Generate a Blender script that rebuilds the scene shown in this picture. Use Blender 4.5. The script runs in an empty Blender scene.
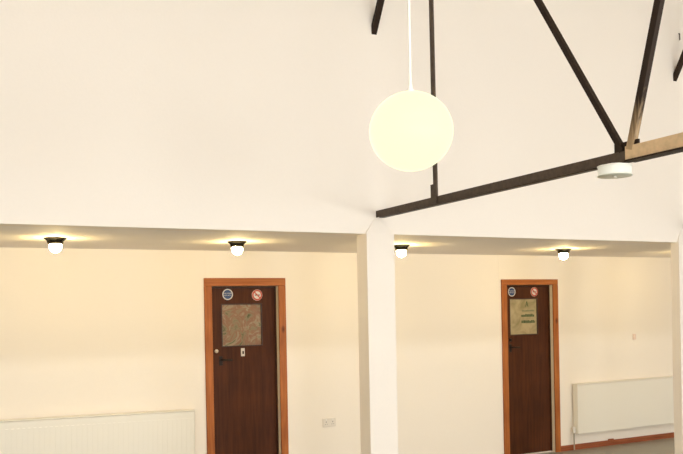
import bpy, bmesh, math, random
from mathutils import Vector, Matrix
random.seed(7)
PI = math.pi
SC = bpy.context.scene
COL = SC.collection

# ------------------------------------------------------------------ materials
def new_mat(name):
    m = bpy.data.materials.new(name); m.use_nodes = True
    nt = m.node_tree
    return m, nt, nt.nodes['Principled BSDF']

def paint(name, col, rough=0.6, bump=0.0, scale=40.0, var=0.0, spec=0.35):
    m, nt, b = new_mat(name)
    b.inputs['Base Color'].default_value = (*col, 1)
    b.inputs['Roughness'].default_value = rough
    b.inputs['Specular IOR Level'].default_value = spec
    tc = nt.nodes.new('ShaderNodeTexCoord')
    n = nt.nodes.new('ShaderNodeTexNoise'); n.inputs['Scale'].default_value = scale
    n.inputs['Detail'].default_value = 6
    nt.links.new(tc.outputs['Object'], n.inputs['Vector'])
    if var > 0:
        mx = nt.nodes.new('ShaderNodeMix'); mx.data_type = 'RGBA'
        mx.inputs['A'].default_value = (*[c * (1 - var) for c in col], 1)
        mx.inputs['B'].default_value = (*[min(1, c * (1 + var)) for c in col], 1)
        nt.links.new(n.outputs['Fac'], mx.inputs['Factor'])
        nt.links.new(mx.outputs['Result'], b.inputs['Base Color'])
    if bump > 0:
        bp = nt.nodes.new('ShaderNodeBump'); bp.inputs['Strength'].default_value = bump
        bp.inputs['Distance'].default_value = 0.004
        nt.links.new(n.outputs['Fac'], bp.inputs['Height'])
        nt.links.new(bp.outputs['Normal'], b.inputs['Normal'])
    return m

def wood(name, c1, c2, axis='Z', scale=9.0, rough=0.4, stretch=0.06, knots=False):
    m, nt, b = new_mat(name)
    tc = nt.nodes.new('ShaderNodeTexCoord'); mp = nt.nodes.new('ShaderNodeMapping')
    s = [1, 1, 1]; s['XYZ'.index(axis)] = stretch
    mp.inputs['Scale'].default_value = s
    n = nt.nodes.new('ShaderNodeTexNoise'); n.inputs['Scale'].default_value = scale * 6
    n.inputs['Detail'].default_value = 8; n.inputs['Distortion'].default_value = 0.6
    nt.links.new(tc.outputs['Object'], mp.inputs['Vector']); nt.links.new(mp.outputs['Vector'], n.inputs['Vector'])
    n2 = nt.nodes.new('ShaderNodeTexNoise'); n2.inputs['Scale'].default_value = 3.0
    nt.links.new(tc.outputs['Object'], n2.inputs['Vector'])
    r = nt.nodes.new('ShaderNodeValToRGB')
    r.color_ramp.elements[0].position = 0.3; r.color_ramp.elements[0].color = (*c1, 1)
    r.color_ramp.elements[1].position = 0.7; r.color_ramp.elements[1].color = (*c2, 1)
    mth = nt.nodes.new('ShaderNodeMath'); mth.operation = 'ADD'
    m2 = nt.nodes.new('ShaderNodeMath'); m2.operation = 'MULTIPLY_ADD'
    m2.inputs[1].default_value = 0.5; m2.inputs[2].default_value = -0.25
    nt.links.new(n2.outputs['Fac'], m2.inputs[0])
    nt.links.new(n.outputs['Fac'], mth.inputs[0]); nt.links.new(m2.outputs[0], mth.inputs[1])
    nt.links.new(mth.outputs[0], r.inputs['Fac'])
    out = r.outputs['Color']
    if knots:
        v = nt.nodes.new('ShaderNodeTexVoronoi'); v.inputs['Scale'].default_value = 3.3
        mk = nt.nodes.new('ShaderNodeMapping'); s2 = [1, 1, 1]; s2['XYZ'.index(axis)] = 0.55
        mk.inputs['Scale'].default_value = s2
        nt.links.new(tc.outputs['Object'], mk.inputs['Vector']); nt.links.new(mk.outputs['Vector'], v.inputs['Vector'])
        rk = nt.nodes.new('ShaderNodeValToRGB')
        rk.color_ramp.elements[0].position = 0.03; rk.color_ramp.elements[0].color = (1, 1, 1, 1)
        rk.color_ramp.elements[1].position = 0.09; rk.color_ramp.elements[1].color = (0, 0, 0, 1)
        nt.links.new(v.outputs['Distance'], rk.inputs['Fac'])
        mx = nt.nodes.new('ShaderNodeMix'); mx.data_type = 'RGBA'
        nt.links.new(rk.outputs['Color'], mx.inputs['Factor']); nt.links.new(out, mx.inputs['A'])
        mx.inputs['B'].default_value = (c1[0] * .35, c1[1] * .3, c1[2] * .3, 1)
        out = mx.outputs['Result']
    nt.links.new(out, b.inputs['Base Color'])
    b.inputs['Roughness'].default_value = rough
    b.inputs['Specular IOR Level'].default_value = 0.15
    bp = nt.nodes.new('ShaderNodeBump'); bp.inputs['Strength'].default_value = 0.15; bp.inputs['Distance'].default_value = 0.002
    nt.links.new(n.outputs['Fac'], bp.inputs['Height']); nt.links.new(bp.outputs['Normal'], b.inputs['Normal'])
    return m

def emit(name, col, strength, base=(0.9, 0.88, 0.8)):
    m, nt, b = new_mat(name)
    b.inputs['Base Color'].default_value = (*base, 1)
    b.inputs['Roughness'].default_value = 0.35
    b.inputs['Specular IOR Level'].default_value = 0.1
    b.inputs['Emission Color'].default_value = (*col, 1)
    b.inputs['Emission Strength'].default_value = strength
    return m

def pattern_glass(name, cols, scale=13.0):
    m, nt, b = new_mat(name)
    tc = nt.nodes.new('ShaderNodeTexCoord')
    n = nt.nodes.new('ShaderNodeTexNoise'); n.inputs['Scale'].default_value = scale
    n.inputs['Detail'].default_value = 3; n.inputs['Distortion'].default_value = 2.2
    nt.links.new(tc.outputs['Object'], n.inputs['Vector'])
    r = nt.nodes.new('ShaderNodeValToRGB')
    e = r.color_ramp.elements
    e[0].position = 0.3; e[0].color = (*cols[0], 1)
    e[1].position = 0.72; e[1].color = (*cols[-1], 1)
    k = len(cols)
    for i in range(1, k - 1):
        x = e.new(0.3 + 0.42 * i / (k - 1)); x.color = (*cols[i], 1)
    nt.links.new(n.outputs['Fac'], r.inputs['Fac'])
    nt.links.new(r.outputs['Color'], b.inputs['Base Color'])
    b.inputs['Roughness'].default_value = 0.35; b.inputs['Specular IOR Level'].default_value = 0.2
    bp = nt.nodes.new('ShaderNodeBump'); bp.inputs['Strength'].default_value = 0.4; bp.inputs['Distance'].default_value = 0.003
    nt.links.new(n.outputs['Fac'], bp.inputs['Height']); nt.links.new(bp.outputs['Normal'], b.inputs['Normal'])
    return m

WALL = (0.85, 0.785, 0.695)
M = dict(
    wall=paint('white_emulsion', WALL, 0.75, 0.12, 55, 0.012),
    lining=paint('unseen_roof_beige', (0.42, 0.37, 0.30), 0.8, 0.1, 40, 0.02),  # unseen roof, toned down so the wall top gets less bounce
    alcove=paint('cream_emulsion', (0.845, 0.775, 0.66), 0.7, 0.10, 45, 0.012),
    soffit=paint('soffit_paint', (0.85, 0.80, 0.745), 0.75, 0.08, 50, 0.01),
    floor=paint('grey_lino', (0.275, 0.26, 0.215), 0.35, 0.05, 12, 0.12),
    steel=paint('dark_brown_steel_paint', (0.026, 0.015, 0.009), 0.5, 0.25, 60, 0.35, 0.12),
    steel2=paint('tan_lit_steel_paint', (0.64, 0.46, 0.27), 0.5, 0.25, 30, 0.3, 0.2),  # tan stands in for light falling on the chord
    steel3=paint('brown_chord_paint', (0.078, 0.056, 0.040), 0.5, 0.25, 40, 0.5, 0.15),
    leaf=wood('dark_mahogany_veneer', (0.048, 0.0142, 0.0045), (0.084, 0.0255, 0.0075), 'Z', 6, 0.55),
    frame=wood('orange_pine_stain', (0.27, 0.078, 0.019), (0.43, 0.145, 0.037), 'Z', 8, 0.4, 0.05, True),
    frame_h=wood('orange_pine_stain_head', (0.27, 0.078, 0.019), (0.43, 0.145, 0.037), 'X', 8, 0.4, 0.05, True),
    skirt=wood('red_brown_skirting', (0.22, 0.062, 0.025), (0.36, 0.115, 0.05), 'X', 8, 0.4, 0.05),
    jamb=paint('cream_jamb_gloss', (0.80, 0.70, 0.52), 0.4),
    stop=wood('door_stop_stain', (0.045, 0.018, 0.008), (0.08, 0.03, 0.012), 'Z', 8, 0.4),
    rad=paint('radiator_enamel', (0.80, 0.765, 0.66), 0.35),
    radgap=paint('radiator_fins_dark', (0.42, 0.39, 0.32), 0.5),  # darker flat colour for the fins between the panels
    white=paint('white_plastic', (0.80, 0.77, 0.70), 0.35),
    socket=paint('socket_plastic', (0.72, 0.66, 0.56), 0.4),
    hole=paint('pin_hole', (0.05, 0.045, 0.04), 0.6),
    pink=paint('pinkish_plastic', (0.76, 0.60, 0.49), 0.45),
    fitting=paint('bronze_lamp_base', (0.010, 0.008, 0.004), 0.5, spec=0.1),
    bulb=emit('warm_bulb_glass', (1.0, 0.74, 0.32), 190.0),
    globe=emit('lit_opal_globe', (1.0, 0.99, 0.69), 1.05, (0.05, 0.05, 0.03)),
    cord=paint('white_cord', (0.92, 0.88, 0.80), 0.5),
    glass1=pattern_glass('floral_obscured_glass', [(0.07, 0.08, 0.025), (0.24, 0.185, 0.10), (0.24, 0.115, 0.06), (0.30, 0.235, 0.14), (0.11, 0.12, 0.045)], 6.5),
    paper=pattern_glass('blotched_paper', [(0.27, 0.23, 0.11), (0.40, 0.32, 0.175), (0.46, 0.375, 0.22)], 5),
    bead=paint('dark_glazing_bead', (0.045, 0.018, 0.010), 0.4),
    blue=paint('sign_blue', (0.028, 0.060, 0.155), 0.4),
    swhite=paint('sign_white', (0.66, 0.60, 0.52), 0.4),
    red=paint('sign_red', (0.50, 0.085, 0.045), 0.4),
    black=paint('sign_black', (0.03, 0.025, 0.02), 0.5),
    ink=paint('green_ink', (0.065, 0.095, 0.035), 0.6),
    ink2=paint('faint_ink', (0.19, 0.19, 0.10), 0.6),
    brass=paint('pale_brass', (0.60, 0.50, 0.36), 0.3),
    darkmetal=paint('dark_bronze', (0.026, 0.016, 0.010), 0.4, spec=0.15),
    copper=paint('painted_pipe', (0.36, 0.31, 0.23), 0.4),
    winframe=paint('window_frame_white', (0.8, 0.8, 0.78), 0.4),
)
M['opal'] = emit('lit_opal_drum', (1.0, 0.98, 0.86), 0.22, (0.8, 0.8, 0.74)); M['opal'].node_tree.nodes['Principled BSDF'].inputs['Alpha'].default_value = 0.6
def foot_lit_steel():
    """dark brown paint, with light at the brace foot painted in as tan streaks"""
    m, nt, b = new_mat('brown_steel_painted_light')
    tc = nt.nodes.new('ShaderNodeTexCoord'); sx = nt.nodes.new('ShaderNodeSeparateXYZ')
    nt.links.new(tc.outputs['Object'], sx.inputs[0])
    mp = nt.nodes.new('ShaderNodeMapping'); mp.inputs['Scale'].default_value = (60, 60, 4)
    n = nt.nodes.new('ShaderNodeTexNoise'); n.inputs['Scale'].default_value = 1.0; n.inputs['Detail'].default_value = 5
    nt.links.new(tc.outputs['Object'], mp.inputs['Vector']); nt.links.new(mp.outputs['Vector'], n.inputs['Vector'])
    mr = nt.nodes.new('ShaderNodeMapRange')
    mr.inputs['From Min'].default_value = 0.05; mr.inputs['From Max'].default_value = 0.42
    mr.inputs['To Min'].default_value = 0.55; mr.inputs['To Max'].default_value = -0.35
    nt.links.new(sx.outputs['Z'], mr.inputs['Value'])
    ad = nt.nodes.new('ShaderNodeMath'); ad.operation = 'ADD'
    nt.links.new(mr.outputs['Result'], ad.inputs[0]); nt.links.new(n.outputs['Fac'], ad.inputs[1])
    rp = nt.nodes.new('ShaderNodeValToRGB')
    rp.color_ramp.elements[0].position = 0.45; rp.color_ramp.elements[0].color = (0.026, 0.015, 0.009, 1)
    rp.color_ramp.elements[1].position = 1.0; rp.color_ramp.elements[1].color = (0.42, 0.29, 0.16, 1)  # tan end of the ramp: light put into the colour
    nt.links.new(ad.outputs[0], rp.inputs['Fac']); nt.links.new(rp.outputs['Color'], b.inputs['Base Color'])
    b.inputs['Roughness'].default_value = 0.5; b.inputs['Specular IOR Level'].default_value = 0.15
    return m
M['steel_lit'] = foot_lit_steel()
M['frost'] = paint('frosted_grey_glass', (0.60, 0.62, 0.53), 0.3)

# ------------------------------------------------------------------ mesh helpers
class MB:
    def __init__(s): s.bm = bmesh.new()
    def box(s, x0, x1, y0, y1, z0, z1, bev=0.0, seg=2):
        r = bmesh.ops.create_cube(s.bm, size=1.0)
        vs = r['verts']
        for v in vs:
            v.co = Vector((x0 + (v.co.x + .5) * (x1 - x0), y0 + (v.co.y + .5) * (y1 - y0), z0 + (v.co.z + .5) * (z1 - z0)))
        if bev > 0:
            es = list({e for v in vs for e in v.link_edges})
            bmesh.ops.bevel(s.bm, geom=es, offset=bev, segments=seg, affect='EDGES', profile=0.5)
        return s
    def bar(s, p0, p1, w, h, side=Vector((1, 0, 0))):
        """rectangular bar p0->p1; w along side, h across"""
        p0, p1 = Vector(p0), Vector(p1); d = (p1 - p0).normalized()
        u = (side - d * side.dot(d)).normalized(); v = d.cross(u)
        q = []
        for p in (p0, p1):
            for a, b in ((-1, -1), (1, -1), (1, 1), (-1, 1)):
                q.append(s.bm.verts.new(p + u * a * w / 2 + v * b * h / 2))
        for i in range(4):
            j = (i + 1) % 4
            s.bm.faces.new((q[i], q[j], q[4 + j], q[4 + i]))
        s.bm.faces.new((q[3], q[2], q[1], q[0])); s.bm.faces.new((q[4], q[5], q[6], q[7]))
        return s
    def lathe(s, prof, c=(0, 0, 0), seg=32, M4=None):
        """profile list of (r, z) around Z at c"""
        rings = []; c = Vector(c)
        T = (lambda p: M4 @ p) if M4 is not None else (lambda p: p + c)
        for r, z in prof:
            if r < 1e-6: rings.append([s.bm.verts.new(T(Vector((0, 0, z))))])
            else: rings.append([s.bm.verts.new(T(Vector((r * math.cos(2 * PI * i / seg), r * math.sin(2 * PI * i / seg), z)))) for i in range(seg)])
        for a, b in zip(rings, rings[1:]):
            for i in range(seg):
                j = (i + 1) % seg
                if len(a) == 1 and len(b) == 1: continue
                if len(a) == 1: s.bm.faces.new((a[0], b[j], b[i]))
                elif len(b) == 1: s.bm.faces.new((a[i], a[j], b[0]))
                else: s.bm.faces.new((a[i], a[j], b[j], b[i]))
        return s
    def tube(s, pts, r, seg=10):
        pts = [Vector(p) for p in pts]; rings = []
        for i, p in enumerate(pts):
            d = ((pts[min(i + 1, len(pts) - 1)] - p).normalized() + (p - pts[max(i - 1, 0)]).normalized()).normalized()
            a = Vector((1, 0, 0)) if abs(d.x) < .9 else Vector((0, 1, 0))
            u = (a - d * a.dot(d)).normalized(); v = d.cross(u)
            rings.append([s.bm.verts.new(p + u * r * math.cos(2 * PI * k / seg) + v * r * math.sin(2 * PI * k / seg)) for k in range(seg)])
        for a, b in zip(rings, rings[1:]):
            for k in range(seg):
                s.bm.faces.new((a[k], a[(k + 1) % seg], b[(k + 1) % seg], b[k]))
        s.bm.faces.new(rings[0][::-1]); s.bm.faces.new(rings[-1])
        return s
    def prism(s, poly, x0, x1):
        """(y,z) polygon extruded along X"""
        a = [s.bm.verts.new((x0, y, z)) for y, z in poly]; b = [s.bm.verts.new((x1, y, z)) for y, z in poly]
        n = len(poly)
        s.bm.faces.new(a); s.bm.faces.new(b[::-1])
        for i in range(n):
            j = (i + 1) % n
            s.bm.faces.new((a[j], a[i], b[i], b[j]))
        return s
    def build(s, name, mat, parent=None, smooth=False, loc=None):
        bmesh.ops.recalc_face_normals(s.bm, faces=s.bm.faces)
        me = bpy.data.meshes.new(name); s.bm.to_mesh(me); s.bm.free()
        me.materials.append(mat)
        if smooth:
            for p in me.polygons: p.use_smooth = True
            try: me.set_sharp_from_angle(angle=math.radians(40))
            except Exception: pass
        o = bpy.data.objects.new(name, me); COL.objects.link(o)
        if parent is not None: o.parent = parent
        if loc is not None: o.location = loc
        return o

def tag(o, label=None, cat=None, group=None, kind=None):
    if label: o['label'] = label
    if cat: o['category'] = cat
    if group: o['group'] = group
    if kind: o['kind'] = kind
    return o
def empty(name, loc, rz=0, parent=None):
    o = bpy.data.objects.new(name, None); COL.objects.link(o)
    o.location = loc; o.rotation_euler = (0, 0, rz); o.empty_display_size = 0.1
    if parent: o.parent = parent
    return o
def copy_tree(o, parent=None):
    c = o.copy(); COL.objects.link(c)
    if parent is not None: c.parent = parent
    for ch in list(o.children): copy_tree(ch, c)
    return c
def struct(name, mb, mat, label=None, smooth=False):
    return tag(mb.build(name, mat, None, smooth), label, None, None, 'structure')

# ------------------------------------------------------------------ setting
YB = 5.65          # upper wall face
YR = 7.67          # alcove back wall face
SOF = 2.338        # alcove ceiling
FZ = -.022         # floor level
X0, X1 = -3.79, 10.33
YO = -4.03         # opposite wall
HW = 5.30          # eaves height
P1 = (4.30, 5.95)  # knee of the roof
RIDGE = (0.81, 6.95)
def mir(y): return 2 * 0.81 - y

mb = MB(); mb.box(X0 - .2, X1 + .2, YO - .2, YR + .3, -.15, FZ)
struct('floor', mb, M['floor'], 'grey floor of the hall and its alcoves')

# back wall of the alcoves with two door openings
D1 = (2.547, 3.243, 1.995)
D2 = (6.116, 6.810, 1.990)
mb = MB()
T = .14
mb.box(X0, D1[0] - .03, YR, YR + T, FZ, SOF + .2)
mb.box(D1[1] + .03, D2[0] - .03, YR, YR + T, FZ, SOF + .2)
mb.box(D2[1] + .03, X1, YR, YR + T, FZ, SOF + .2)
mb.box(D1[0] - .03, D1[1] + .03, YR, YR + T, D1[2] + .03, SOF + .2)
mb.box(D2[0] - .03, D2[1] + .03, YR, YR + T, D2[2] + .03, SOF + .2)
struct('wall_back', mb, M['alcove'], 'cream back wall of the alcoves with two doors')

# alcove ceiling slab and the upper wall above the openings
mb = MB(); mb.box(X0, X1, YB + .001, YR, SOF, SOF + .12)
struct('ceiling', mb, M['soffit'], 'low ceiling of the alcoves')
mb = MB(); mb.box(X0, X1, YB, YB + .16, SOF - .001, HW)
struct('wall_upper', mb, M['wall'], 'tall white wall above the alcove openings')

# columns
for k in (-1, 0, 1):
    cx0 = 3.138 + 3.470 * k; cx1 = cx0 + .248; xc = 3.235 + 3.42 * k
    mb = MB(); b = mb.bm
    f, bk = 5.63, (5.73 if k == 1 else 5.795)
    v = [b.verts.new(p) for p in ((cx0, f, FZ), (cx1, f, FZ), (cx1, f, 2.345), (cx0, f, 2.345),
                                  (cx0, bk, FZ), (cx1, bk, FZ), (cx1, bk, 2.345), (cx0, bk, 2.345), (xc, YB, 2.472))]
    for q in ((0, 1, 2, 3), (5, 4, 7, 6), (4, 0, 3, 7), (1, 5, 6, 2), (4, 5, 1, 0), (3, 2, 8), (2, 6, 8), (6, 7, 8), (7, 3, 8)):
        b.faces.new([v[i] for i in q])
    lab = {-1: 'white column left of the picture', 0: 'white square column between the two alcoves, under the truss end',
           1: 'white column at the right edge of the picture, beside the right radiator'}[k]
    o = struct('column', mb, M['wall'], lab); o['category'] = 'column'

# roof: steep lower slope, shallow upper slope, both sides; rooflights in the slope behind the camera
def roof_slab(a, b, x0, x1, t=.08):
    d = Vector((b[0] - a[0], b[1] - a[1])).normalized(); n = Vector((-d.y, d.x))
    if n.y < 0: n = -n
    return [(a[0], a[1]), (b[0], b[1]), (b[0] + n.x * t, b[1] + n.y * t), (a[0] + n.x * t, a[1] + n.y * t)]
mb = MB()
A = (YB, HW); Bm = (mir(YB), HW); P1m = (mir(P1[0]), P1[1])
mb.prism(roof_slab(A, P1, X0, X1), X0, X1)
mb.prism(roof_slab(P1, RIDGE, X0, X1), X0, X1)
mb.prism(roof_slab(Bm, P1m, X0, X1), X0, X1)
# rooflight openings in the upper far slope
def lerp(a, b, t): return (a[0] + (b[0] - a[0]) * t, a[1] + (b[1] - a[1]) * t)
S0, S1 = 0.03, 0.28
ra, rb = lerp(P1m, RIDGE, S0), lerp(P1m, RIDGE, S1)
mb.prism(roof_slab(P1m, ra, 0, 0), X0, X1)
mb.prism(roof_slab(rb, RIDGE, 0, 0), X0, X1)
SKY = [(-3.0, -0.8), (0.2, 2.4), (3.6, 5.8), (7.0, 9.2)]
edges = [X0] + [e for s_ in SKY for e in s_] + [X1]
for i in range(0, len(edges), 2):
    mb.prism(roof_slab(ra, rb, 0, 0), edges[i], edges[i + 1])
o = struct('ceiling_unseen_roof', mb, M['lining'], 'unseen sloping roof, dark beige to cut bounce on the upper wall')

# opposite wall (behind the camera) with windows, end walls
WIN = [(-2.9, -0.8), (0.5, 2.6), (3.9, 6.0), (7.3, 9.4)]
WZ = (0.50, 2.30)
mb = MB()
yo0, yo1 = mir(YB) - .2, mir(YB)
mb.box(X0, X1, yo0, yo1, FZ, WZ[0]); mb.box(X0, X1, yo0, yo1, WZ[1], HW)
edges = [X0] + [e for s_ in WIN for e in s_] + [X1]
for i in range(0, len(edges), 2): mb.box(edges[i], edges[i + 1], yo0, yo1, WZ[0], WZ[1])
struct('wall_front', mb, M['wall'], 'white wall with windows behind the camera')
for i, (a, b) in enumerate(WIN):
    mb = MB(); y0, y1 = yo0 + .06, yo0 + .12
    mb.box(a, b, y0, y1, WZ[0], WZ[0] + .06).box(a, b, y0, y1, WZ[1] - .06, WZ[1])
    mb.box(a, a + .06, y0, y1, WZ[0], WZ[1]).box(b - .06, b, y0, y1, WZ[0], WZ[1])
    mb.box((a + b) / 2 - .03, (a + b) / 2 + .03, y0, y1, WZ[0], WZ[1])
    struct('window_%d' % (i + 1), mb, M['winframe'], 'white window behind the camera')
gable = [(YR, FZ), (YR, SOF + .12), (YB + .01, SOF + .12), (YB + .01, HW), P1, RIDGE, P1m, (mir(YB), HW), (mir(YB), FZ)]
mb = MB(); mb.prism(gable, X0 - .15, X0); struct('wall_left', mb, M['wall'], 'white gable wall at the left end of the hall')
mb = MB(); mb.prism(gable, X1, X1 + .15); struct('wall_right', mb, M['wall'], 'white gable wall at the right end of the hall')

# skirting boards on the back wall
def skirt(name, x0, x1, lab):
    mb = MB(); mb.prism([(YR, FZ), (YR, .044), (YR - .008, .044), (YR - .016, .034), (YR - .016, FZ)], x0, x1)
    struct(name, mb, M['skirt'], lab)
skirt('baseboard_back', D2[1] + .075, X1, 'reddish brown skirting board under the right radiator')
# wall-board cover strips above the left jamb of each door
mb = MB(); mb.box(2.489, 2.501, YR - .003, YR, 2.06, SOF); struct('trim_1', mb, M['alcove'], 'cream vertical cover strip above the left door')
mb = MB(); mb.box(6.008, 6.022, YR - .003, YR, 2.05, SOF); struct('trim_2', mb, M['alcove'], 'cream vertical cover strip above the right door')

# ------------------------------------------------------------------ doors
RY = Matrix.Rotation(PI / 2, 4, 'X')   # lathe axis Z -> -Y (towards the room)
def text_mesh(name, body, size, mat, parent, loc, spacing=1.0, ext=.0004):
    cu = bpy.data.curves.new(name + '_curve', 'FONT'); cu.body = body; cu.size = size
    cu.align_x = 'CENTER'; cu.align_y = 'CENTER'; cu.extrude = ext; cu.space_line = spacing
    t = bpy.data.objects.new(name + '_tmp', cu); COL.objects.link(t)
    dg = bpy.context.evaluated_depsgraph_get()
    me = bpy.data.meshes.new_from_object(t.evaluated_get(dg))
    bpy.data.objects.remove(t); bpy.data.curves.remove(cu)
    me.transform(Matrix.Rotation(PI / 2, 4, 'X'))
    me.materials.clear(); me.materials.append(mat); me.name = name
    o = bpy.data.objects.new(name, me); COL.objects.link(o); o.parent = parent; o.location = loc
    return o
def disc(r, t, c, seg=40):
    mb = MB(); mb.lathe([(0, 0), (r, 0), (r, t * .7), (r - .001, t), (0, t)], seg=seg, M4=Matrix.Translation(c) @ RY); return mb
def ring(r0, r1, t, c, seg=40):
    mb = MB(); mb.lathe([(r0, 0), (r1, 0), (r1, t), (r0, t), (r0, 0)], seg=seg, M4=Matrix.Translation(c) @ RY); return mb

def make_door(idx, D, rec, cfg):
    x0, x1, zt = D
    root = empty('door_%d' % idx, (x0, YR, 0)); tag(root, cfg['label'], 'door', None, 'structure')
    L = lambda x: x - x0
    w = x1 - x0
    aw = .076
    # stained frame: two jamb boards and the head
    fr = MB()
    for a, b in ((-aw, 0), (w, w + aw)):
        fr.box(a, b, -.022, .0, FZ, zt, .004)
    jamb = fr.build('door_frame', M['frame'], root)
    hd = MB(); hd.box(-aw, w + aw, -.022, .0, zt, zt + cfg['head'], .004); hd.build('frame_head', M['frame_h'], root)
    # painted reveal lining
    rv = MB()
    rv.box(-.03, 0, 0, .16, FZ, zt); rv.box(w, w + .03, 0, .16, FZ, zt); rv.box(-.03, w + .03, 0, .16, zt, zt + .03)
    rv.build('jamb_lining', M['jamb'], root)
    sp = MB(); sp.box(w - .012, w, rec - .02, .16, FZ, zt); sp.box(0, .012, rec - .02, .16, FZ, zt); sp.box(0, w, rec - .015, .16, zt - .015, zt)
    sp.build('door_stop', M['stop'], root)
    th_ = MB(); th_.box(.0, w, rec - .03, rec + .06, FZ, -.010, .003); th_.build('threshold', M['swhite'], root)
    # leaf with an opening for the vision panel
    px0, px1, pz0, pz1 = [cfg['pane'][0] - x0, cfg['pane'][1] - x0, cfg['pane'][2], cfg['pane'][3]]
    lf = MB(); a, b = .013, w - .013; y0, y1 = rec, rec + .044
    lf.box(a, px0, y0, y1, -.011, zt - .016); lf.box(px1, b, y0, y1, -.011, zt - .016)
    lf.box(px0, px1, y0, y1, -.011, pz0); lf.box(px0, px1, y0, y1, pz1, zt - .016)
    leaf = lf.build('door_leaf', M['leaf'], root)
    bd = MB(); t = .010
    bd.box(px0, px1, y0 - .004, y0 + .02, pz0, pz0 + t, .002).box(px0, px1, y0 - .004, y0 + .02, pz1 - t, pz1, .002)
    bd.box(px0, px0 + t, y0 - .004, y0 + .02, pz0 + t, pz1 - t, .002).box(px1 - t, px1, y0 - .004, y0 + .02, pz0 + t, pz1 - t, .002)
    bd.build('glazing_bead', M['bead'], leaf)
    g = MB(); g.box(px0 + .002, px1 - .002, y0 + .012, y0 + .018, pz0 + .002, pz1 - .002)
    pane = g.build('window_pane', M['glass1'], leaf); pane['label'] = cfg['pane_label']
    if cfg.get('notice'):
        n = MB(); n.box(px0 + .014, px1 - .014, y0 + .0095, y0 + .0115, pz0 + .014, pz1 - .014)
        nt_ = n.build('notice', M['paper'], leaf); nt_['label'] = 'yellowed paper notice with green lines of print filling the door window'
        yy = y0 + .0088
        rnd = random.Random(3)
        def line(xa, xb, z, h, mat, name):
            q = MB(); x = xa
            while x < xb:
                ww = rnd.uniform(.012, .024)
                hh = h * rnd.choice((.75, 1, 1, .9))
                q.box(x, min(x + ww, xb), yy, yy + .0006, z - h / 2, z - h / 2 + hh); x += ww + .003
            q.build(name, mat, leaf)
        X = lambda px: cfg['tx'](px) - x0
        line(X(522), X(534.3), 1.686, .020, M['ink2'], 'printed_line')
        line(X(521.5), X(534.3), 1.630, .034, M['ink'], 'printed_line')
        line(X(521.5), X(534.8), 1.556, .034, M['ink'], 'printed_line')
        q = MB(); xc = X(527)
        q.bar((xc - .018, yy, 1.735), (xc, yy, 1.797), .0006, .009, Vector((0, 1, 0)))
        q.bar((xc + .018, yy, 1.735), (xc, yy, 1.797), .0006, .009, Vector((0, 1, 0)))
        q.bar((xc - .011, yy, 1.755), (xc + .011, yy, 1.755), .0006, .007, Vector((0, 1, 0)))
        q.build('printed_mark', M['ink'], leaf)
    # blue mandatory sign
    c = Vector((cfg['s1'][0] - x0, y0, cfg['s1'][1]))
    s = disc(.056, .003, c).build('fire_door_sign', M['blue'], leaf); s['label'] = 'round blue sign with white rim and white words'
    ring(.045, .054, .0012, c + Vector((0, -.003, 0))).build('sign_rim', M['swhite'], s)
    text_mesh('sign_text', 'FIRE DOOR', .0158, M['swhite'], s, c + Vector((0, -.0036, .010)))
    text_mesh('sign_text', 'KEEP SHUT', .0158, M['swhite'], s, c + Vector((0, -.0036, -.010)))
    # no smoking sign
    c = Vector((cfg['s2'][0] - x0, y0, cfg['s2'][1]))
    s = disc(.056, .003, c).build('no_smoking_sign', M['swhite'], leaf); s['label'] = 'round white sign with red ring and slash over a cigarette'
    ring(.038, .054, .0012, c + Vector((0, -.003, 0))).build('red_ring', M['red'], s)
    q = MB(); q.box(-.026, .016, -.0012, 0, -.005, .005).box(.018, .028, -.0012, 0, -.005, .005)
    q.bar((-.02, -.0006, .012), (-.012, -.0006, .022), .0012, .003, Vector((0, 1, 0)))
    q.build('cigarette', M['black'], s, loc=c + Vector((0, -.003, 0)))
    q = MB(); q.bar((-.029, -.001, .029), (.029, -.001, -.029), .0012, .012, Vector((0, 1, 0)))
    q.build('slash', M['red'], s, loc=c + Vector((0, -.0042, 0)))
    # lever handle on a plate, night latch, small white plate
    hx, hz = cfg['handle'][0] - x0, cfg['handle'][1]
    h = MB(); h.box(hx - .018, hx + .018, y0 - .006, y0, hz - .055, hz + .035, .003)
    hp = h.build('handle_plate', M['darkmetal'], leaf)
    h = MB(); h.tube([(hx, y0 - .004, hz), (hx, y0 - .045, hz), (hx + .012, y0 - .054, hz), (hx + .10, y0 - .054, hz - .004)], .009)
    h.build('lever_handle', M['darkmetal'], hp, True)
    kx, kz = cfg['latch'][0] - x0, cfg['latch'][1]
    h = MB(); h.lathe([(0, 0), (.019, 0), (.019, .006), (.016, .014), (.012, .016), (0, .016)], seg=24, M4=Matrix.Translation((kx, y0, kz)) @ RY)
    h.build('latch_cylinder', M[cfg.get('latch_mat', 'brass')], leaf, True)
    if 'plate' in cfg:
        x, z = cfg['plate'][0] - x0, cfg['plate'][1]
        h = MB(); h.box(x - .02, x + .02, y0 - .004, y0, z - .04, z + .04, .002)
        pl = h.build('number_plate', M['swhite'], leaf)
        h = MB(); h.box(x - .006, x + .010, y0 - .0052, y0 - .004, z - .018, z + .012)
        h.build('plate_mark', M['darkmetal'], pl)
    return root

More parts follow.
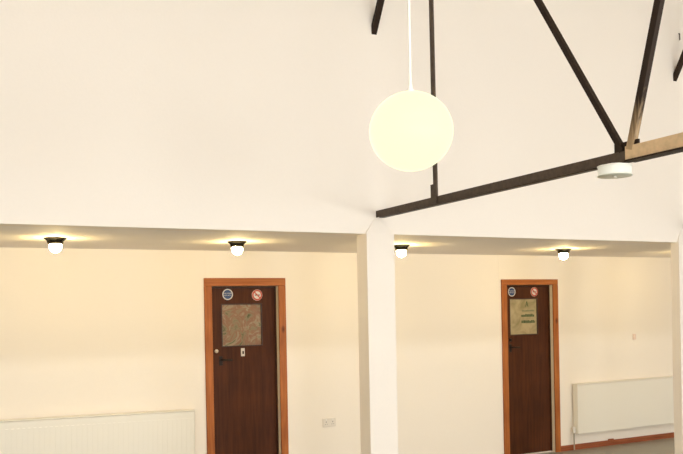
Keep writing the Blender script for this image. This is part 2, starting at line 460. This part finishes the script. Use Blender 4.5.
make_door(1, D1, .075, dict(head=.078, label='dark brown door with a square floral glass window, left of the column',
          pane=(2.668, 3.098, 1.398, 1.824), pane_label='square window of floral patterned glass',
          s1=(2.738, 1.915), s2=(3.048, 1.906), handle=(2.655, 1.275), latch=(2.612, 1.362), plate=(2.885, 1.341)))
make_door(2, D2, .065, dict(head=.066, label='dark brown door with a paper notice in its window, beside the right radiator',
          pane=(6.212, 6.640, 1.396, 1.836), pane_label='square window covered by a notice', notice=True,
          tx=lambda px: 6.404 + (px - 522) * .0153, s1=(6.250, 1.912), s2=(6.590, 1.909), handle=(6.215, 1.26), latch=(6.216, 1.345), latch_mat='darkmetal'))

# ------------------------------------------------------------------ radiators
def radiator(W, H, z0, loc, tilt, label, flutes=True):
    root = empty('radiator', (loc[0], loc[1], z0)); root.rotation_euler = (0, tilt, 0)
    tag(root, label, 'radiator')
    d = .075
    # front panel, pressed with shallow vertical flutes (origin at left front bottom, y towards the wall)
    mb = MB(); mb.box(0, W, 0, .014, 0, H - .012, .006)
    n = int(W / .045); p = .045
    x = (W - n * p) / 2
    for i in range(n if flutes else 0):
        xx = x + i * p + p / 2
        mb.prism([(.002, .045), (.002, H - .07), (-.0018, H - .075), (-.0018, .05)], xx - .011, xx + .011)
    mb.build('front_panel', M['rad'], root)
    mb = MB(); mb.box(.01, W - .01, d - .014, d, .01, H - .015, .005); mb.build('back_panel', M['rad'], root)
    mb = MB(); mb.box(-.004, W + .004, -.004, d + .002, H - .010, H, .003)
    for i in range(int(W / .03) - 1):
        mb.box(.02 + i * .03, .038 + i * .03, .018, d - .018, H, H + .0006)
    mb.build('top_grille', M['rad'], root)
    for a in (-.004, W + .001):
        mb = MB(); mb.box(a, a + .003, .006, d, .012, H - .012, .001); mb.build('side_panel', M['rad'], root)
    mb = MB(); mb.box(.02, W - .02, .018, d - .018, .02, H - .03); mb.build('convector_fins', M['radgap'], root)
    for a in (.25, W - .25):
        mb = MB(); mb.box(a - .02, a + .02, d, YR - loc[1] - .001, .1, H - .1); mb.build('wall_bracket', M['rad'], root)
    # valve and tail pipe at the left end
    v = MB(); v.tube([(-.03, d * .55, .03), (.01, d * .55, .03)], .011)
    v.lathe([(0, .0), (.014, 0), (.014, .03), (.018, .034), (.018, .07), (.012, .076), (0, .076)], c=(-.03, d * .55, .012), seg=16)
    v.build('valve', M['white'], root, True)
    p_ = MB(); p_.tube([(-.03, d * .55, FZ - z0), (-.03, d * .55, .014)], .0075); p_.build('pipe', M['copper'], root, True)
    return root
radiator(2.30, .625, .245, (.015, 7.563), math.radians(1.1), 'long low white radiator on the wall left of the left door')
radiator(1.75, .605, .180, (7.095, 7.575), 0.0, 'white radiator to the right of the right door, above the skirting', False)
# copper pipe clip on the skirting
mb = MB(); mb.tube([(7.66, YR - .02, .052), (7.74, YR - .02, .052)], .011).box(7.69, 7.71, YR - .028, YR - .004, .036, .052)
tag(mb.build('pipe_clip', M['skirt'], None, True), 'small brown pipe clip on the skirting below the right radiator', 'clip')

# ------------------------------------------------------------------ wall plates
sk = empty('wall_socket', (3.787, YR, .581)); tag(sk, 'small double power socket low on the wall between left door and column', 'socket')
mb = MB(); mb.box(-.076, .076, -.011, 0, -.045, .045, .004); mb.build('face_plate', M['socket'], sk)
for sx in (-.038, .038):
    mb = MB(); mb.box(sx - .003, sx + .003, -.0116, -.0105, .000, .012); mb.box(sx - .014, sx - .007, -.0116, -.0105, -.020, -.015); mb.box(sx + .007, sx + .014, -.0116, -.0105, -.020, -.015)
    mb.build('pin_holes', M['hole'], sk)
    mb = MB(); mb.box(sx - .006, sx + .006, -.014, -.0105, .022, .036, .001); mb.build('switch', M['white'], sk)
th = empty('wall_switch', (8.152, YR, 1.322)); tag(th, 'small pinkish switch on the wall above the right radiator', 'switch')
mb = MB(); mb.box(-.026, .026, -.012, 0, -.036, .036, .004); mb.build('face_plate', M['pink'], th)
mb = MB(); mb.box(-.012, .012, -.017, -.011, -.02, .02, .002); mb.build('rocker', M['pink'], th)

# ------------------------------------------------------------------ alcove lamps
def alcove_lamp():
    root = empty('ceiling_lamp', (0, 0, SOF))
    b = MB(); b.lathe([(0, 0), (.084, 0), (.086, -.006), (.074, -.014), (.062, -.024), (.058, -.042), (.050, -.048), (0, -.048)], seg=8)
    b.build('lamp_base', M['fitting'], root)
    g = MB(); prof = [(.038, -.046), (.044, -.052), (.0465, -.060)]
    for i in range(1, 15):
        a = PI / 2 * i / 14
        prof.append((.047 * math.cos(a), -.066 - .048 * math.sin(a)))
    prof[-1] = (0, -.118)
    g.lathe(prof, seg=28); g.build('glass_shade', M['bulb'], root, True)
    return root
LAMPS = [((.965, 6.62), 'lit globe lamp on the alcove ceiling, leftmost of the row'),
         ((2.426, 6.60), 'lit globe lamp on the alcove ceiling above the left door'),
         ((4.052, 6.61), 'lit globe lamp on the alcove ceiling just right of the middle column'),
         ((6.080, 6.66), 'lit globe lamp on the alcove ceiling above the right door'),
         ((8.02, 6.64), 'lit globe lamp on the alcove ceiling behind the column at the right edge')]
proto = alcove_lamp()
for i, ((x, y), lab) in enumerate(LAMPS):
    o = proto if i == 0 else copy_tree(proto)
    o.location = (x, y, SOF); tag(o, lab, 'lamp', 'alcove ceiling lamps')

# ------------------------------------------------------------------ trusses
def TP(y, z): return Vector((0, y, z))
def rafter_z(y): return 3.915 + (5.625 - y) * 1.70
def make_truss():
    root = empty('roof_truss', (3.250, 5.63, 2.464))
    oy, oz = 5.63, 2.47
    root.rotation_euler = (math.radians(-.42), 0, 0)
    def P(y, z, x=0): return Vector((x, y - oy, z - oz))
    def angle_chord(y0, y1, name, mat, h=.062):
        m_ = MB()
        # two angles back to back with a gap, flanges turned away from the hall
        z0 = 2.472 - oz
        m_.box(-.014, -.007, y0 - oy, y1 - oy, z0, z0 + h)
        m_.box(.016, .023, y0 - oy, y1 - oy, z0, z0 + h)
        m_.box(.023, .060, y0 - oy, y1 - oy, z0, z0 + .007)
        return m_.build(name, mat, root)
    J = 3.10
    angle_chord(J - .02, 5.65, 'bottom_chord', M['steel3'], .052)
    tan = angle_chord(mir(J), J - .02, 'bottom_chord', M['steel2'], .072); tan['label'] = 'bottom chord length with its light painted on in tan'
    m_ = MB(); m_.box(-.030, -.014, mir(J) - oy, J - .03 - oy, 2.464 - oz, 2.473 - oz); m_.box(-.014, .045, mir(J) - oy, J - .03 - oy, 2.464 - oz, 2.4715 - oz)
    m_.build('flange_plate', M['steel'], tan)
    angle_chord(mir(5.65), mir(J), 'bottom_chord', M['steel3'], .060)
    K = TP(4.81, 5.28)
    for s in (1, -1):
        f = (lambda y: y) if s == 1 else mir
        # steep lower rafter, shallow upper rafter
        m_ = MB(); m_.bar(P(f(5.66), 3.915), P(f(4.80), 5.34), .046, .036); m_.build('lower_rafter', M['steel'], root)
        m_ = MB(); m_.bar(P(f(4.80), 5.30), P(f(.81), 6.60), .058, .060); m_.build('upper_rafter', M['steel'], root)
        # post with a splice plate at its foot
        m_ = MB(); m_.box(-.022, -.006, min(f(4.79), f(4.826)) - oy, max(f(4.79), f(4.826)) - oy, 2.473 - oz, 5.27 - oz); po = m_.build('post', M['steel3'], root)
        m_ = MB(); m_.box(-.028, -.022, min(f(4.785), f(4.850)) - oy, max(f(4.785), f(4.850)) - oy, 2.478 - oz, 2.61 - oz)
        m_.build('splice_plate', M['steel3'], po)
        # diagonals
        m_ = MB(); m_.bar(P(f(3.105), 2.525), P(f(4.80), 5.24), .030, .030); m_.build('brace', M['steel'], root)
        m_ = MB(); m_.bar(P(f(3.055), 2.525), P(f(1.965), 6.21), .030, .040); m_.build('brace', M['steel_lit'] if s == 1 else M['steel'], root)
        # gusset at the joint
        m_ = MB(); m_.box(-.006, .006, min(f(3.16), f(3.0)) - oy, max(f(3.16), f(3.0)) - oy, 2.48 - oz, 2.57 - oz); m_.build('gusset_plate', M['steel'], root)
    return root
tr = make_truss(); tag(tr, 'dark steel roof truss crossing the picture behind the white globe', 'roof truss', 'roof trusses')
t2 = copy_tree(tr); t2.location.x = 6.71
for c_ in t2.children:
    if c_.name.startswith('lower_rafter'): c_.location.x -= .09      # lapped on the near side of the post
tag(t2, 'dark steel roof truss showing only a rafter tip at the right edge', 'roof truss', 'roof trusses')

# ------------------------------------------------------------------ glass drum light under the truss joint
dl = empty('drum_light', (3.235, 3.152, 2.478)); tag(dl, 'small round glass drum light hanging under the truss joint', 'light')
m_ = MB(); m_.lathe([(0, 0), (.05, 0), (.05, -.008), (.012, -.012), (.008, -.02), (0, -.02)], seg=24); m_.build('mount_plate', M['white'], dl, True)
m_ = MB(); m_.lathe([(0, -.012), (.006, -.012), (.006, -.062), (.009, -.066), (.009, -.070), (0, -.073)], seg=16); m_.build('centre_rod', M['white'], dl, True)
m_ = MB(); m_.lathe([(.080, -.010), (.084, -.012), (.084, -.056), (.080, -.058), (.080, -.012), (.080, -.010)], seg=48); m_.build('glass_drum', M['opal'], dl, True)
m_ = MB(); m_.lathe([(.013, -.058), (.085, -.058), (.089, -.060), (.085, -.063), (.013, -.063), (.013, -.058)], seg=48); m_.build('glass_disc', M['frost'], dl, True)
m_ = MB(); m_.lathe([(0, -.008), (.088, -.008), (.088, -.012), (0, -.012)], seg=48); m_.build('top_cover', M['white'], dl, True)

# ------------------------------------------------------------------ globe pendant
gx, gy, gz, gr, gh = 1.850, 2.922, 2.490, .1755, .165
pd = empty('globe_pendant', (gx, gy, gz)); tag(pd, 'large lit white globe lamp hanging on a thin white cord', 'pendant lamp')
m_ = MB(); m_.lathe([(0, -gh)] + [(gr * math.cos(a), gh * math.sin(a)) for a in [(-PI / 2) + PI * i / 40 for i in range(1, 39)]] + [(.0, gh)], seg=64)
m_.build('globe_shade', M['globe'], pd, True)
zroof = P1[1] + (P1[0] - gy) * (RIDGE[1] - P1[1]) / (P1[0] - RIDGE[0])
m_ = MB(); m_.lathe([(0, gh * .98), (.018, gh * .98), (.018, gh + .006), (.009, gh + .012), (.008, gh + .03), (0, gh + .03)], seg=20); m_.build('lamp_cap', M['cord'], pd, True)
m_ = MB(); m_.tube([(0, 0, gh + .03), (0, 0, zroof - gz)], .0062, 10); m_.build('cord', M['cord'], pd, True)
m_ = MB(); m_.lathe([(0, zroof - gz + .03), (.05, zroof - gz + .03), (.045, zroof - gz - .03), (.01, zroof - gz - .05), (0, zroof - gz - .05)], seg=24); m_.build('ceiling_rose', M['cord'], pd, True)

# ------------------------------------------------------------------ small hook high on the wall near the second truss
hk = empty('wall_hook', (6.685, 5.65, 4.35))
tag(hk, 'tiny dark hook high on the white upper wall near the right edge', 'hook')
m_ = MB(); m_.tube([(0, .0, .03), (0, -.012, .026), (0, -.014, -.03), (0, -.010, -.036)], .005); m_.build('hook', M['steel3'], hk, True)

# ------------------------------------------------------------------ daylight
W = bpy.data.worlds.new('overcast_sky'); SC.world = W; W.use_nodes = True
bg = W.node_tree.nodes['Background']
bg.inputs['Color'].default_value = (0.97, 0.985, 1.0, 1); bg.inputs['Strength'].default_value = 16.0
def portal(name, loc, direction, sx, sy, xdir=Vector((1, 0, 0))):
    l = bpy.data.lights.new(name, 'AREA'); l.shape = 'RECTANGLE'; l.size = sx; l.size_y = sy
    l.cycles.is_portal = True
    o = bpy.data.objects.new(name, l); COL.objects.link(o)
    z = -Vector(direction).normalized(); x = xdir; y = z.cross(x)
    m4 = Matrix((x, y, z)).transposed().to_4x4(); m4.translation = Vector(loc)
    o.matrix_world = m4
for a, b in WIN:
    portal('window_daylight', ((a + b) / 2, yo0 + .02, (WZ[0] + WZ[1]) / 2), (0, 1, 0), b - a, WZ[1] - WZ[0])
d = Vector((0, rb[0] - ra[0], rb[1] - ra[1])); ln = d.length; d.normalize()
n = Vector((0, -d.z, d.y))
for a, b in SKY:
    portal('rooflight_daylight', Vector(((a + b) / 2, (ra[0] + rb[0]) / 2, (ra[1] + rb[1]) / 2)) + n * .075, -n, b - a, ln)

# ------------------------------------------------------------------ camera
cam = bpy.data.cameras.new('camera'); co = bpy.data.objects.new('camera', cam); COL.objects.link(co)
cam.sensor_fit = 'HORIZONTAL'; cam.sensor_width = 36.0; cam.lens = 827.0 / 683.0 * 36.0
R = Matrix.Rotation(math.radians(-27.4), 4, 'Z') @ Matrix.Rotation(PI / 2, 4, 'X') @ Matrix.Rotation(math.radians(-1.1), 4, 'Z')
co.matrix_world = Matrix.Translation((0, 0, 1.76)) @ R
cam.shift_y = 81.0 / 683.0; cam.shift_x = -1.55 / 683.0
cam.clip_start = 0.05
SC.camera = co

vs = SC.view_settings
vs.view_transform = 'Standard'; vs.look = 'None'; vs.gamma = 1.0; vs.use_curve_mapping = False
vs.exposure = -0.07
SC.cycles.use_denoising = True
SC.cycles.max_bounces = 16; SC.cycles.diffuse_bounces = 10
SC.cycles.sample_clamp_indirect = 8.0
